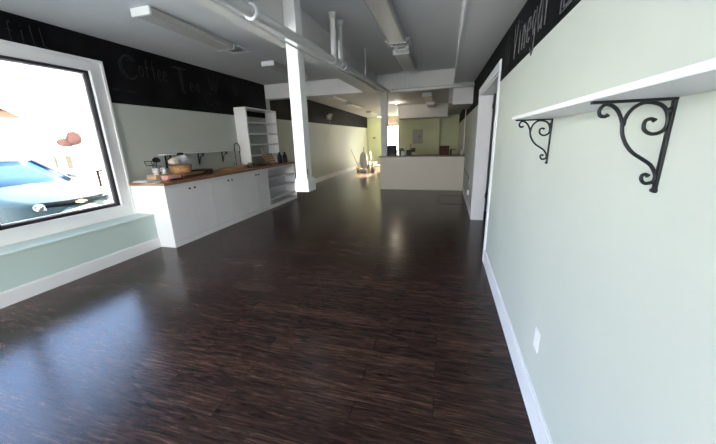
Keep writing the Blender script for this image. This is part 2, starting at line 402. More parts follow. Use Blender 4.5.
# beams, soffits and ducts of the ceiling
def soff(y): return 2.42 + (y - 2.5) * 0.0375
m = MB(); m.box(-1.90, -1.583, -2.4, 7.3, 2.55, ZC); struct(m.build('ceiling_beam', BEAMP, base=False, bevel=.006))
m = MB(); m.box(XL, 0.10, 7.3, 7.55, 2.55, ZC); struct(m.build('ceiling_crossbeam', BEAMP, base=False, bevel=.006))
m = MB(); m.hexa([(.078, -2.4, soff(-2.4)), (XR - .006, -2.4, soff(-2.4)), (XR - .006, 7.3, soff(7.3)), (.112, 7.3, soff(7.3)),
                  (.078, -2.4, ZC), (XR - .006, -2.4, ZC), (XR - .006, 7.3, ZC), (.112, 7.3, ZC)])
struct(m.build('ceiling_soffit', CEIL, base=False))
m = MB(); m.hexa([(.070, -2.4, soff(-2.4) - .006), (.086, -2.4, soff(-2.4) - .006), (.118, 7.3, soff(7.3) - .006), (.102, 7.3, soff(7.3) - .006),
                  (.070, -2.4, soff(-2.4) + .05), (.078, -2.4, soff(-2.4) + .05), (.110, 7.3, soff(7.3) + .05), (.102, 7.3, soff(7.3) + .05)])
struct(m.build('trim_3', WHITE, base=False))
m = MB(); m.box(.10, .517, 7.3, 8.7, 2.17, 2.86); struct(m.build('ceiling_duct_box', BEAMP, base=False, bevel=.005))
m = MB(); m.box(-1.93, 0.02, 13.0, 14.2, 2.27, 2.80); m.box(0.02, .517, 9.6, 14.6, 2.42, 2.84); struct(m.build('kitchen_soffit', BEAMP, base=False, bevel=.005))

# ================================================================== CHALK WRITING
FONT = {
 'f': [[(.75,.9),(.6,1),(.45,.9),(.42,0)], [(.2,.55),(.75,.55)]],
 'F': [[(.2,0),(.2,1),(.85,1)], [(.2,.52),(.7,.52)]],
 'i': [[(.5,.62),(.5,0)], [(.48,.82),(.52,.84)]],
 'l': [[(.3,1),(.35,.05),(.75,0)]],
 'C': [[(.9,.82),(.7,1),(.4,1),(.12,.7),(.1,.35),(.35,.02),(.68,0),(.92,.2)]],
 'o': [[(.5,.6),(.2,.5),(.12,.25),(.35,.02),(.65,.05),(.82,.3),(.7,.55),(.5,.6)]],
 'e': [[(.15,.32),(.82,.34),(.7,.58),(.4,.6),(.15,.35),(.3,.05),(.6,0),(.85,.12)]],
 'T': [[(.1,1),(.9,1)], [(.5,1),(.52,0),(.7,0)]],
 'a': [[(.75,.55),(.4,.6),(.15,.3),(.35,0),(.7,.15),(.75,.55),(.78,0)]],
 'W': [[(.05,1),(.28,0),(.5,.7),(.72,0),(.95,1)]],
 'V': [[(.1,1),(.5,0),(.9,1)]],
 'n': [[(.2,.6),(.2,0)], [(.2,.4),(.5,.6),(.75,.45),(.78,0)]],
 'g': [[(.78,.5),(.4,.6),(.15,.35),(.4,.08),(.75,.25),(.78,.6),(.75,-.25),(.4,-.38),(.15,-.2)]],
 'r': [[(.25,.6),(.28,0)], [(.28,.38),(.5,.58),(.75,.55)]],
 'L': [[(.2,1),(.22,0),(.85,0)]],
 'N': [[(.12,0),(.12,1),(.85,0),(.85,1)]],
 'S': [[(.85,.85),(.55,1),(.2,.85),(.25,.58),(.7,.42),(.82,.18),(.5,0),(.12,.14)]],
 '~': [[(.0,.2),(.2,.5),(.35,.1),(.55,.5),(.7,.15),(1,.4)]],
}
def chalk(text, side, y, z, h, wdt, m, label, r=.0045, double=()):
    loc = (XL + .0075, y, z) if side == 'left' else (XR - .0075, y, z)
    t = thing('chalk_lettering', loc, label, 'chalk writing', 'chalk writing on the black bands')
    pen = 0.0
    for ch in text:
        if ch == ' ': pen += wdt * .6; continue
        k = 1.0 if ch.isupper() else .8
        mb = MB()
        for dd in ((0, .035) if ch in double else (0,)):
            for st in FONT[ch]:
                pts = []
                for px, pz in st:
                    u = pen + px * wdt * k + dd + random.uniform(-.006, .006); v = pz * h + dd * .4 + random.uniform(-.005, .005)
                    pts.append((loc[0], y + u if side == 'left' else y - u, z + v))
                mb.tube(pts, r, 5)
        mb.build('scribble' if ch == '~' else 'letter', m, t)
        pen += wdt * k * 1.08
    return t
chalk('fill', 'left', 2.43, 2.615, .20, .112, CHALK, 'chalk letters fill on the black band above the window', .004)
chalk('C', 'left', 3.57, 2.44, .31, .27, CHALK, 'big double-stroked chalk capital C beside the window corner', .005, double='C')
chalk('offee', 'left', 3.88, 2.50, .27, .12, CHALK, 'chalk letters offee following the big C on the black band', .004)
chalk('~ ~', 'left', 3.42, 2.25, .07, .15, CHALK, 'faint chalk scribble low beside the window corner', .004)
chalk('T', 'left', 4.48, 2.38, .38, .34, CHALK, 'tall chalk capital T in the middle of the left black band', .005, double='T')
chalk('ea', 'left', 4.82, 2.42, .24, .16, CHALK, 'small chalk letters ea after the tall T', .004)
chalk('W', 'left', 5.30, 2.50, .24, .28, CHALK, 'chalk capital W on the black band above the wall shelf', .004, double='W')
chalk('C~', 'left', 5.16, 2.22, .22, .24, CHALK, 'chalk C and scribble under the W on the black band', .004)
chalk('S', 'left', 6.02, 2.50, .24, .2, CHALK, 'chalk S on the black band above the tall open shelves', .004)
chalk('Ni', 'right', 3.52, 2.12, .26, .15, CHALK, 'scribbled chalk letters beside the white doorway casing', .004)
chalk('Vinegar', 'right', 3.12, 2.11, .27, .165, CHALK2, 'chalk word Vinegar on the black band of the right wall', .004)
chalk('L', 'right', 1.97, 2.075, .27, .22, CHALK2, 'big double-stroked chalk letter near the top edge of the photo', .004, double='L')

# ================================================================== LEFT SIDE FURNITURE
# bench below the shop window
t = thing('window_bench', (-4.31, 1.3, 0), 'long pale mint built-in bench ledge under the big shop window', 'bench')
MB().box(-4.5, -4.13, -2.4, 3.338, 0, .485).build('bench_body', BENCHM, t)
MB().box(-4.5, -4.115, -2.4, 3.338, .485, .512).build('bench_top', BENCHM, t, bevel=.004)
MB().box(-4.13, -4.112, -2.4, 3.338, 0, .135).box(-4.13, -4.118, -2.4, 3.338, .135, .15).build('baseboard', WHITE, t)

# base cabinets
XF = -3.83
def knob(p, y, z, par): MB().lathe([(.006, 0), (.006, .012), (.014, .016), (.016, .022), (.012, .028), (.0, .029)], (XF + .003, y, z), 12, Matrix.Rotation(PI/2, 3, 'Y')).build('knob', BLACKM, par)
def cabinet(y0, y1, label, end=False):
    t = thing('base_cabinet', (-4.17, (y0 + y1)/2, 0), label, 'cabinet', 'white two-door base cabinets')
    b = MB(); b.box(-4.48, XF - .022, y0, y1, .085, .932); b.box(-4.48, XF - .03, y0, y1, 0, .085)
    b.build('body', CABW, t)
    MB().box(XF - .03, XF, y0, y1, 0, .085).build('plinth', CABW, t, bevel=.003)
    MB().box(XF - .022, XF - .004, y0, y1, .895, .932).build('top_rail', CABW, t)
    ym = (y0 + y1)/2
    for a, c, ky in ((y0 + .004, ym - .002, ym - .05), (ym + .002, y1 - .004, ym + .05)):
        dr = MB().box(XF - .021, XF, a, c, .092, .89).build('door', CABW, t, bevel=.003)
        knob(None, ky, .835, dr)
    if end: MB().box(-4.48, XF, y0 - .02, y0, 0, .932).build('end_panel', CABW, t, bevel=.003)
    return t
cabinet(3.36, 4.265, 'white two-door base cabinet nearest the shop window, end panel showing', True)
cabinet(4.265, 5.16, 'middle white two-door base cabinet of the row under the worktop')
cabinet(5.16, 5.985, 'white two-door base cabinet beside the open shelf unit')
t = thing('open_shelf_unit', (-4.17, 6.66, 0), 'white open base shelves at the far end under the wood worktop', 'shelf')
MB().box(-4.48, XF, 5.99, 6.015, 0, .932).build('side_panel', CABW, t); MB().box(-4.48, XF, 7.285, 7.32, 0, .932).build('side_panel', CABW, t)
MB().box(-4.14, -4.12, 6.015, 7.285, 0, .932).build('back_panel', CABW, t)
MB().box(-4.12, XF, 6.015, 7.285, 0, .085).build('plinth', CABW, t); MB().box(XF - .02, XF, 6.015, 7.285, .875, .932).build('top_rail', CABW, t)
for z in (.215, .455, .685): MB().box(-4.12, XF - .01, 6.015, 7.285, z - .03, z).build('shelf', CABW, t, bevel=.002)
tag(MB().box(-4.495, -3.805, 3.325, 7.345, .934, .974).build('worktop', WOODT, bevel=.004), 'long brown wood worktop over the white base cabinets', 'worktop')
ZT = .975

# tall open shelves on the worktop
t = thing('hutch_shelf', (-4.35, 6.6, ZT), 'tall white open-backed shelf tower standing on the wood worktop', 'shelf')
MB().box(-4.495, -4.2, 5.98, 6.02, ZT, 2.245).build('side_panel', WHITE, t, bevel=.003)
MB().box(-4.495, -4.2, 7.215, 7.25, ZT, 2.245).build('side_panel', WHITE, t, bevel=.003)
MB().box(-4.495, -4.2, 6.02, 7.215, 2.21, 2.245).build('top_panel', WHITE, t, bevel=.003)
for z in (1.21, 1.465, 1.705, 1.945): MB().box(-4.495, -4.205, 6.02, 7.215, z - .03, z).build('shelf', WHITE, t, bevel=.002)

# small wall shelf with black brackets above the worktop
t = thing('wall_shelf', (-4.42, 4.73, 1.33), 'small narrow shelf on black brackets on the wall above the worktop', 'shelf')
MB().box(-4.5, -4.34, 3.93, 5.56, 1.335, 1.353).build('board', WHITE, t, bevel=.002)
for y in (4.05, 4.77, 5.42):
    b = MB(); b.box(-4.5, -4.36, y - .011, y + .011, 1.322, 1.335); b.box(-4.5, -4.487, y - .011, y + .011, 1.12, 1.335)
    b.tube([(-4.375, y, 1.315), (-4.40, y, 1.285), (-4.435, y, 1.275), (-4.46, y, 1.23), (-4.48, y, 1.17), (-4.487, y, 1.13)], .009, 6)
    b.tube([(-4.38 + .02*math.cos(a), y, 1.30 + .02*math.sin(a)) for a in [k*PI/4 for k in range(8)]], .007, 6, closed=True)
    b.build('bracket', BLACKM, t)

# ---- things on the worktop, near end
o = MB(); o.box(-4.44, -4.16, 3.36, 3.60, ZT, ZT + .012); o.box(-4.42, -4.15, 3.37, 3.59, ZT + .013, ZT + .022)
tag(o.build('magazine', PAPER, bevel=.002), 'pale flat booklets lying at the window end of the worktop', 'magazine')
tag(MB().box(-4.13, -3.98, 3.42, 3.52, ZT, ZT + .008).build('notepad', mat('pale_green_card', (.55, .60, .52), .6)), 'small pale green pad at the front corner of the worktop', 'notepad')
tag(MB().box(-4.02, -3.93, 3.60, 3.80, ZT, ZT + .022).build('phone', BLACKP, bevel=.006), 'flat black device lying on the front edge of the worktop', 'device')
t = thing('storage_box', (-4.07, 3.76, ZT), 'pink cardboard box under the boards on the worktop', 'box')
MB().box(-4.17, -4.035, 3.62, 3.86, ZT, ZT + .055).build('box_body', PINK, t, bevel=.003)
MB().box(-4.175, -4.03, 3.615, 3.865, ZT + .055, ZT + .07).build('lid', PINK, t, bevel=.003)
tag(MB().box(-4.25, -4.0, 3.875, 4.25, ZT, ZT + .045).build('wooden_board', WOODB, bevel=.004), 'thick dark brown board under the wicker basket', 'board', 'boards under the basket')
tag(MB().box(-4.27, -3.99, 3.875, 4.30, ZT + .0455, ZT + .066).build('wooden_board', mat('pinkish_wood', (.33, .18, .12), .5, var=.3, stretch=(8, 1, 8)), bevel=.003), 'reddish thin board right under the wicker basket, topmost', 'board', 'boards under the basket')
tag(MB().box(-4.30, -4.06, 4.33, 4.60, ZT, ZT + .085).build('wooden_tray', WOODB, bevel=.006), 'low dark wood tray right of the wicker basket', 'tray')
# wicker basket with crumpled bags
cb = (-4.14, 3.98, ZT + .067)
t = thing('wicker_basket', cb, 'round woven wicker basket heaped with pale bags on the worktop', 'basket')
MB().lathe([(.10, 0), (.14, .02), (.16, .06), (.165, .125), (.157, .125), (.151, .06), (.13, .025), (.0, .015)], cb, 32).build('basket_body', WICKER, t)
MB().tube([(cb[0] + .162*math.cos(a), cb[1] + .162*math.sin(a), cb[2] + .125) for a in [k*2*PI/32 for k in range(32)]], .011, 8, closed=True).build('rim', WICKER, t)
def lump(name, c, rx, ry, rz, m, label, cat, seed, group=None):
    rnd = random.Random(seed); bm = bmesh.new(); bmesh.ops.create_icosphere(bm, subdivisions=3, radius=1)
    ph = [rnd.uniform(0, 6) for _ in range(6)]
    for v in bm.verts:
        p = v.co.copy(); k = 1 + .13*math.sin(5*p.x + ph[0]) + .11*math.sin(6*p.y + ph[1] + 2*p.z) + .09*math.sin(9*p.z + ph[2] + 3*p.x)
        v.co = Vector((p.x*rx*k + c[0], p.y*ry*k + c[1], max(p.z*rz*k, -rz*.8) + c[2]))
    for f_ in bm.faces: f_.smooth = True
    mb = MB(); mb.bm.free(); mb.bm = bm
    return tag(mb.build(name, m), label, cat, group)
lump('plastic_bag', (-4.16, 4.06, 1.26), .11, .13, .068, BAGM, 'crumpled bluish white plastic bag on the right of the basket', 'bag', 1)
lump('paper_bag', (-4.12, 3.86, 1.245), .07, .075, .055, mat('cream_paper', (.70, .62, .50), .7), 'crumpled cream paper on the left of the basket', 'paper', 2)
tag(MB().lathe([(.0, 0), (.045, .0), (.05, .012), (.042, .03), (.0, .034)], (-4.16, 4.04, 1.338), 20).build('jar_lid', BLACKP), 'small black lid lying on top of the plastic bag', 'lid')
# mugs and utensils at the window end
def mug(y, x, label):
    t = thing('mug', (x, y, ZT), label, 'mug', 'white mugs on the worktop')
    MB().lathe([(.03, 0), (.036, .004), (.042, .10), (.038, .10), (.032, .01), (.0, .008)], (x, y, ZT), 20).build('cup', CERAM, t)
    MB().tube([(x + .02, y - .04, ZT + .08), (x + .02, y - .065, ZT + .075), (x + .02, y - .068, ZT + .045), (x + .02, y - .038, ZT + .025)], .006, 6).build('handle', CERAM, t)
    return t
t = thing('low_crate', (-4.25, 3.60, ZT), 'low light wood crate carrying the white mugs', 'crate')
MB().box(-4.36, -4.18, 3.54, 3.765, ZT + .023, ZT + .085).build('crate_body', mat('light_wood', (.50, .36, .22), .6, var=.2), t, bevel=.003)
ZT0 = ZT; ZT = ZT0 + .086
mug(3.60, -4.22, 'white mug nearest the window on the worktop'); mug(3.71, -4.20, 'white mug next to the wicker basket')
ZT = ZT0
# lamp-like black pan standing behind
t = thing('black_ladle', (-4.28, 3.62, ZT + .086), 'round black ladle standing up among the mugs', 'ladle')
MB().lathe([(.0, -.045), (.035, -.032), (.056, 0), (.052, .004), (.03, -.025), (.0, -.037)], (-4.30, 3.71, 1.275), 24, Matrix.Rotation(2.5, 3, 'X') @ Matrix.Rotation(.5, 3, 'Y')).build('bowl', BLACKM, t)
MB().tube([(-4.30, 3.70, 1.24), (-4.30, 3.675, 1.15), (-4.30, 3.655, 1.062)], .007, 6).build('handle', BLACKM, t)
t = thing('wire_rack', (-4.30, 3.52, ZT + .086), 'small black wire rack leaning at the window end of the worktop', 'rack')
r_ = MB(); r_.tube([(-4.27, 3.50, 1.205), (-4.27, 3.64, 1.205), (-4.33, 3.67, 1.265), (-4.33, 3.53, 1.265)], .006, 6, closed=True)
r_.build('frame', BLACKM, t); MB().tube([(-4.27, 3.62, 1.205), (-4.27, 3.62, 1.062)], .005, 6).tube([(-4.33, 3.65, 1.26), (-4.33, 3.65, 1.062)], .005, 6).build('leg', BLACKM, t)
lump('folded_cloth', (-4.36, 3.74, 1.12), .06, .075, .085, CLOTH, 'grey brown cloth bundle between the mugs and the basket', 'cloth', 5)
tag(MB().box(-4.42, -4.37, 3.76, 3.875, ZT + .0, ZT + .06).build('tin', mat('cream_tin', (.55, .5, .42), .4), bevel=.004), 'small cream tin behind the pink box near the wall', 'tin')
tag(MB().lathe([(.0, 0), (.022, 0), (.024, .025), (.018, .03), (0, .03)], (-4.0, 3.59, ZT), 14).build('bottle_cap', RED), 'small red cap in front of the mugs', 'cap')

# ---- middle of the worktop
tag(MB().box(-4.36, -4.06, 5.10, 5.52, ZT, ZT + .035).build('cutting_board', WOODO, bevel=.005), 'light orange wood cutting board below the black faucet', 'board')
tag(MB().box(-4.30, -4.08, 5.55, 5.76, ZT, ZT + .06).build('wooden_box', WOODO, bevel=.005), 'small orange wood box just right of the cutting board', 'box')
t = thing('faucet', (-4.42, 5.74, ZT), 'tall thin black gooseneck faucet beside the shelf tower', 'faucet')
MB().lathe([(.026, 0), (.026, .012), (.016, .02), (.014, .06), (0, .06)], (-4.42, 5.74, ZT), 16).build('faucet_base', BLACKM, t)
pts = [(-4.42, 5.74, ZT + .05), (-4.42, 5.74, 1.42)] + [(-4.42 + .05 - .05*math.cos(a), 5.74 + .014*a, 1.42 + .07*math.sin(a)) for a in [k*PI/8 for k in range(1, 9)]] + [(-4.32, 5.79, 1.34)]
MB().tube(pts, .010, 10).build('spout', BLACKM, t)
MB().tube([(-4.42, 5.73, 1.03), (-4.41, 5.66, 1.05), (-4.40, 5.64, 1.09)], .008, 8).build('lever', BLACKM, t)
t = thing('side_sprayer', (-4.42, 5.90, ZT), 'thin black post with a collar beside the faucet', 'sprayer')
MB().lathe([(.02, 0), (.02, .01), (.008, .015), (.008, .30), (.013, .31), (.013, .35), (.0, .36)], (-4.42, 5.90, ZT), 12).build('sprayer_body', BLACKM, t)
def jar(x, y, z, r, h, label):
    t = thing('glass_jar', (x, y, z), label, 'jar', 'glass jars in front of the shelf tower')
    MB().lathe([(r*.9, 0), (r, .008), (r, h*.75), (r*.7, h*.88), (r*.7, h)], (x, y, z), 18).build('jar_body', JARG, t)
    MB().lathe([(r*.74, h), (r*.74, h + .018), (0, h + .018)], (x, y, z), 18).build('lid', STEEL, t)
jar(-4.02, 5.64, ZT, .04, .10, 'clear glass jar on the left in front of the shelf tower'); jar(-4.08, 5.83, ZT, .036, .085, 'clear glass jar on the right in front of the shelf tower')
tag(MB().box(-4.12, -3.92, 6.03, 6.36, ZT, ZT + .02).build('serving_board', WOODB, bevel=.004), 'flat dark wood board in front of the shelf tower', 'board')
# slatted easel
t = thing('wooden_easel', (-4.10, 6.55, ZT), 'leaning slatted wooden book easel on the worktop by the black bottles', 'easel')
MB().tube([(-4.12, 6.28, 1.34), (-4.02, 6.55, ZT + .008)], .009, 6).build('rail', WOODO, t); MB().tube([(-4.18, 6.75, 1.22), (-4.06, 6.78, ZT + .008)], .009, 6).build('rail', WOODO, t)
for k in range(4):
    z = 1.03 + k*.052
    MB().box(-4.10 - .02*k, -4.085 - .02*k, 6.44 - .03*k, 6.79, z, z + .038).build('slat', mat('easel_wood', (.40, .24, .12), .5, var=.2) if k == 0 else bpy.data.materials['easel_wood'], t)
MB().box(-4.10, -3.98, 6.46, 6.80, ZT, ZT + .018).build('ledge', WOODO, t)
def bottle(x, y, label):
    t = thing('black_bottle', (x, y, ZT), label, 'bottle', 'black bottles at the worktop end')
    MB().lathe([(.05, 0), (.056, .008), (.058, .15), (.05, .19), (.024, .215), (.022, .235), (0, .235)], (x, y, ZT), 24).build('bottle_body', BLACKP, t)
    MB().lathe([(.026, .222), (.026, .262), (.022, .266), (0, .266)], (x, y, ZT), 20).build('cap', BLACKP, t)
bottle(-4.03, 6.93, 'left one of the two black bottles at the far worktop end'); bottle(-3.97, 7.09, 'right one of the two black bottles at the far worktop end')

# ================================================================== POSTS
t = thing('support_post', (-1.515, 3.1, .945), 'white square timber post hanging from the beam with a boxed foot', 'post')
MB().box(-1.577, -1.452, 3.03, 3.17, 1.10, ZC).build('shaft', POSTW, t, bevel=.003)
f = MB(); f.box(-1.588, -1.427, 3.003, 3.2, .955, 1.075)
f.loft([[(-1.588, 3.003, 1.075), (-1.427, 3.003, 1.075), (-1.427, 3.2, 1.075), (-1.588, 3.2, 1.075)], [(-1.580, 3.027, 1.105), (-1.449, 3.027, 1.105), (-1.449, 3.173, 1.105), (-1.580, 3.173, 1.105)]], smooth=False)
f.build('post_foot', POSTW, t)
MB().box(-1.4525, -1.4505, 3.045, 3.075, 1.14, 1.2).build('scuff', WOODO, t)
MB().lathe([(.006, 0), (.006, .003), (0, .003)], (-1.53, 3.028, 1.83), 10, Matrix.Rotation(PI/2, 3, 'X')).build('screw', GREYM, t)
tag(MB().box(-1.855, -1.67, 9.06, 9.18, .99, zfar(9.1)).build('counter_post', BEAMP, bevel=.004), 'pale grey square post rising from the left end of the rear counter', 'post')

# ================================================================== PIPES
t = thing('ceiling_pipe', (-1.31, 3.0, 2.3), 'thick white painted pipe hung along the ceiling beam, turning right at the crossbeam', 'pipe')
zp = lambda y: 2.375 + (y - 2.8) * .0325
pp = [(-1.31, y, zp(y)) for y in (-2.2, 0, 2, 4, 6, 7.1)] + [(-1.30, 7.17, zp(7.17)), (-1.27, 7.20, zp(7.2)), (-1.2, 7.21, zp(7.2)), (-.4, 7.21, zp(7.2) + .004), (.515, 7.21, zp(7.2) + .01)]
MB().tube(pp, .037, 16).build('main_pipe', BEAMP, t)
for (y, yb) in ((3.70, 3.66), (3.95, 3.92)):
    g = MB().tube([(-1.31, y, 2.88), (-1.31, y, zp(y) + .02)], .030, 12).build('drop_leg', BEAMP, t)
    MB().lathe([(.031, 2.835), (.040, 2.84), (.040, 2.875), (.048, 2.878), (.048, ZC), (0, ZC)], (-1.31, y, 0), 16).build('flange', BEAMP, g)
    MB().tube([(-1.31, y - .065, zp(y)), (-1.31, y - .05, zp(y)), (-1.31, y + .05, zp(y)), (-1.31, y + .065, zp(y))], [.042, .050, .050, .042], 16).build('tee', BEAMP, g)
for y in (2.06, 4.05): MB().tube([(-1.31 + .043*math.cos(a), y, zp(y) + .043*math.sin(a)) for a in [k*PI/8 for k in range(16)]], .012, 8, closed=True).build('clamp', WHITE, t)
MB().tube([(-1.235, 7.21, zp(7.2)), (-1.18, 7.21, zp(7.2))], .045, 16).build('elbow_collar', BEAMP, t)
MB().tube([(-1.31, 7.02, zp(7.02)), (-1.31, 7.10, zp(7.1))], .045, 16).build('elbow_collar', BEAMP, t)
MB().tube([(-1.31, 5.19, zp(5.19) + .03), (-1.31, 5.19, ZC)], .008, 8).build('hanger_rod', WHITE, t)
MB().tube([(-.86, 7.21, zp(7.2) + .03), (-.86, 7.21, ZC)], .008, 8).build('hanger_rod', WHITE, t)
MB().box(-1.06, -.66, 7.19, 7.23, ZC - .012, ZC).build('rod_plate', BEAMP, t)
tag(MB().tube([(-1.40, -2.2, 2.26), (-1.40, 2.0, 2.335), (-1.40, 3.2, 2.352), (-1.40, 7.0, 2.50), (-1.40, 7.25, 2.515)], .010, 10).build('conduit', BEAMP), 'thin white conduit running under and beside the thick ceiling pipe', 'conduit')

# ================================================================== CEILING LIGHTS AND VENTS
def fixture(x0, x1, y0, y1, z, label, lens=LENS, hgt=.075):
    t = thing('ceiling_light', ((x0 + x1)/2, (y0 + y1)/2, z), label, 'ceiling light', 'long wraparound ceiling lights')
    MB().box(x0 + .02, x1 - .02, y0 + .01, y1 - .01, z - .03, z).build('housing', WHITE, t)
    w_ = x1 - x0
    prof = [(x0, z - .012), (x0 + .012, z - hgt + .012), (x0 + .03, z - hgt), (x1 - .03, z - hgt), (x1 - .012, z - hgt + .012), (x1, z - .012)]
    MB().prism([(px, y0 + .03, pz) for px, pz in prof], (0, y1 - y0 - .06, 0)).build('lens', lens, t)
    for a in (y0, y1 - .03): MB().box(x0 - .004, x1 + .004, a, a + .03, z - hgt - .004, z).build('end_cap', PLASTIC, t, bevel=.003)
    return t
fixture(-3.255, -3.015, 2.86, 4.23, ZC, 'long unlit ceiling light nearest the window, white end cap showing')
fixture(-3.25, -3.01, 5.27, 6.66, ZC, 'second unlit ceiling light of the left row, by the crossbeam')
fixture(-.865, -.61, 3.05, 4.84, ZC, 'unlit ceiling light at the top middle of the photo')
fixture(-.90, -.64, 5.42, 6.85, ZC, 'unlit ceiling light in the middle row by the crossbeam')
for i, (xa_, y0, y1, lab, ln) in enumerate(((-3.62, 9.25, 10.55, 'first unlit ceiling light beyond the crossbeam on the left', LENSW),
        (-3.62, 11.2, 12.9, 'second unlit ceiling light beyond the crossbeam on the left', LENSW),
        (-3.62, 14.3, 15.7, 'third ceiling light beyond the crossbeam on the left', LENSW),
        (-3.62, 16.4, 17.7, 'lit ceiling light farthest back near the glazed door', LENSLIT))):
    fixture(xa_, xa_ + .26, y0, y1, zfar(y1) , lab, ln)
fixture(-.76, -.48, 10.0, 11.4, zfar(11.4), 'unlit kitchen ceiling light just beyond the crossbeam', LENSW, .11)
fixture(-.76, -.46, 11.7, 12.95, zfar(12.95), 'unlit kitchen ceiling light against the rear soffit', LENSW, .16)
def vent(x0, x1, y0, y1, label):
    t = thing('ceiling_vent', ((x0 + x1)/2, (y0 + y1)/2, ZC), label, 'vent', 'white ceiling vents between the lights')
    f = MB(); z0 = ZC - .03
    f.box(x0, x1, y0, y0 + .05, z0, ZC); f.box(x0, x1, y1 - .05, y1, z0, ZC); f.box(x0, x0 + .05, y0 + .05, y1 - .05, z0, ZC); f.box(x1 - .05, x1, y0 + .05, y1 - .05, z0, ZC)
    f.build('frame', PLASTIC, t, bevel=.003)
    MB().box(x0 + .05, x1 - .05, y0 + .05, y1 - .05, ZC - .006, ZC).build('backing', BLACKP, t)
    n = 4
    for k in range(n):
        x = x0 + .06 + (x1 - x0 - .12) * (k + .5) / n
        MB().box(x - .014, x + .014, y0 + .05, y1 - .05, ZC - .024, ZC - .018).build('slat', GREYM, t)
    return t
v_ = vent(-3.33, -2.99, 4.30, 4.60, 'white slotted ceiling vent at the end of the near-window light')
MB().hexa([(-3.36, 4.24, ZC - .075), (-3.02, 4.24, ZC - .075), (-3.02, 4.36, ZC - .035), (-3.36, 4.36, ZC - .035), (-3.36, 4.24, ZC - .068), (-3.02, 4.24, ZC - .068), (-3.02, 4.36, ZC - .029), (-3.36, 4.36, ZC - .029)]).build('deflector', PLASTIC, v_)
vent(-.925, -.57, 4.87, 5.19, 'white slotted ceiling vent between the two middle lights')
t = thing('smoke_detector', (-.74, 5.32, ZC), 'small white box on the ceiling between vent and middle light', 'detector')
MB().box(-.85, -.63, 5.26, 5.40, ZC - .055, ZC).build('detector_case', PLASTIC, t, bevel=.008)
MB().box(-.80, -.68, 5.255, 5.262, ZC - .04, ZC - .02).build('grille', GREYM, t)
t = thing('spot_bulb', (-1.86, 12.05, zfar(12)), 'tiny lit bulb on the rear ceiling beside the kitchen soffit', 'lamp')
MB().lathe([(.04, -.02), (.04, 0), (0, 0)], (-1.86, 12.05, zfar(12)), 14).build('rose', PLASTIC, t)
MB().lathe([(0, -.06), (.016, -.055), (.022, -.04), (.018, -.028), (.012, -.02), (0, -.02)], (-1.86, 12.05, zfar(12)), 16).build('bulb', BULB, t)
bl_d = bpy.data.lights.new('bulb_light', 'POINT'); bl_d.energy = 7; bl_d.color = (1.0, 0.88, 0.68); bl_d.shadow_soft_size = 0.06
bl = bpy.data.objects.new('bulb_light', bl_d); COL.objects.link(bl); bl.location = (-1.86, 12.05, zfar(12) - .12)

# ================================================================== RIGHT WALL
t = thing('wall_shelf', (.43, 1.0, 1.575), 'long white shelf on ornate black scroll brackets on the right wall', 'shelf')
MB().box(.335, XR, -.6, 1.865, 1.575, 1.591).build('board', WHITE, t, bevel=.002)
SA = [(-0.134,-0.032),(-0.139,-0.036),(-0.149,-0.035),(-0.154,-0.026),(-0.152,-0.016),(-0.142,-0.008),(-0.126,-0.013),(-0.112,-0.028),(-0.101,-0.052),(-0.099,-0.064),(-0.095,-0.083),(-0.083,-0.107),(-0.066,-0.127),(-0.043,-0.143),(-0.024,-0.157),(-0.012,-0.175),(-0.008,-0.186),(-0.01,-0.199),(-0.02,-0.204),(-0.029,-0.203),(-0.036,-0.194),(-0.036,-0.184),(-0.029,-0.181),(-0.023,-0.186)]
SB = [(-0.099,-0.061),(-0.095,-0.039),(-0.085,-0.021),(-0.068,-0.009),(-0.05,-0.008),(-0.03,-0.014),(-0.016,-0.028),(-0.009,-0.05),(-0.01,-0.068),(-0.02,-0.079),(-0.036,-0.082),(-0.05,-0.074),(-0.055,-0.063),(-0.053,-0.05),(-0.042,-0.046),(-0.034,-0.051)]
def smooth(pts, n=3):
    out = []; P = [Vector((*p, 0)) for p in pts]
    for i in range(len(P) - 1):
        p0, p1, p2, p3 = P[max(i-1, 0)], P[i], P[i+1], P[min(i+2, len(P)-1)]
        for k in range(n):
            u = k / n
            out.append(.5*((2*p1) + (p2 - p0)*u + (2*p0 - 5*p1 + 4*p2 - p3)*u*u + (3*p1 - p0 - 3*p2 + p3)*u**3))
    out.append(P[-1]); return out
def scroll_bracket(y, par, first=[]):
    b = MB(); b.box(XR - .174, XR, y - .0075, y + .0075, 1.568, 1.575); b.build('arm', BLACKM, par, bevel=.0015)
    b = MB(); b.box(XR - .007, XR, y - .0068, y + .0068, 1.352, 1.568)
    b.tube([(XR - .0045, y - .008, 1.352), (XR - .0045, y + .008, 1.352)], .0065, 10)
    g = b.build('back_bar', BLACKM, par, bevel=.0015)
    MB().lathe([(.009, 0), (.008, .005), (.004, .009), (0, .0095)], (XR - .007, y, 1.545), 12, Matrix.Rotation(-PI/2, 3, 'Y')).build('screw', BLACKM, par)
    for pts in (SA, SB):
        sp_ = smooth(pts); n = len(sp_)
        rr = [.0044] * n; rr[0] = rr[1] = .0056; rr[-1] = rr[-2] = .0056
        MB().tube([(XR + p.x, y, 1.574 + p.y) for p in sp_], rr, 10).build('scroll', BLACKM, par)
    return
for y in (.942, 1.837):
    e = bpy.data.objects.new('bracket', None); COL.objects.link(e); e.parent = t
    scroll_bracket(y, e)
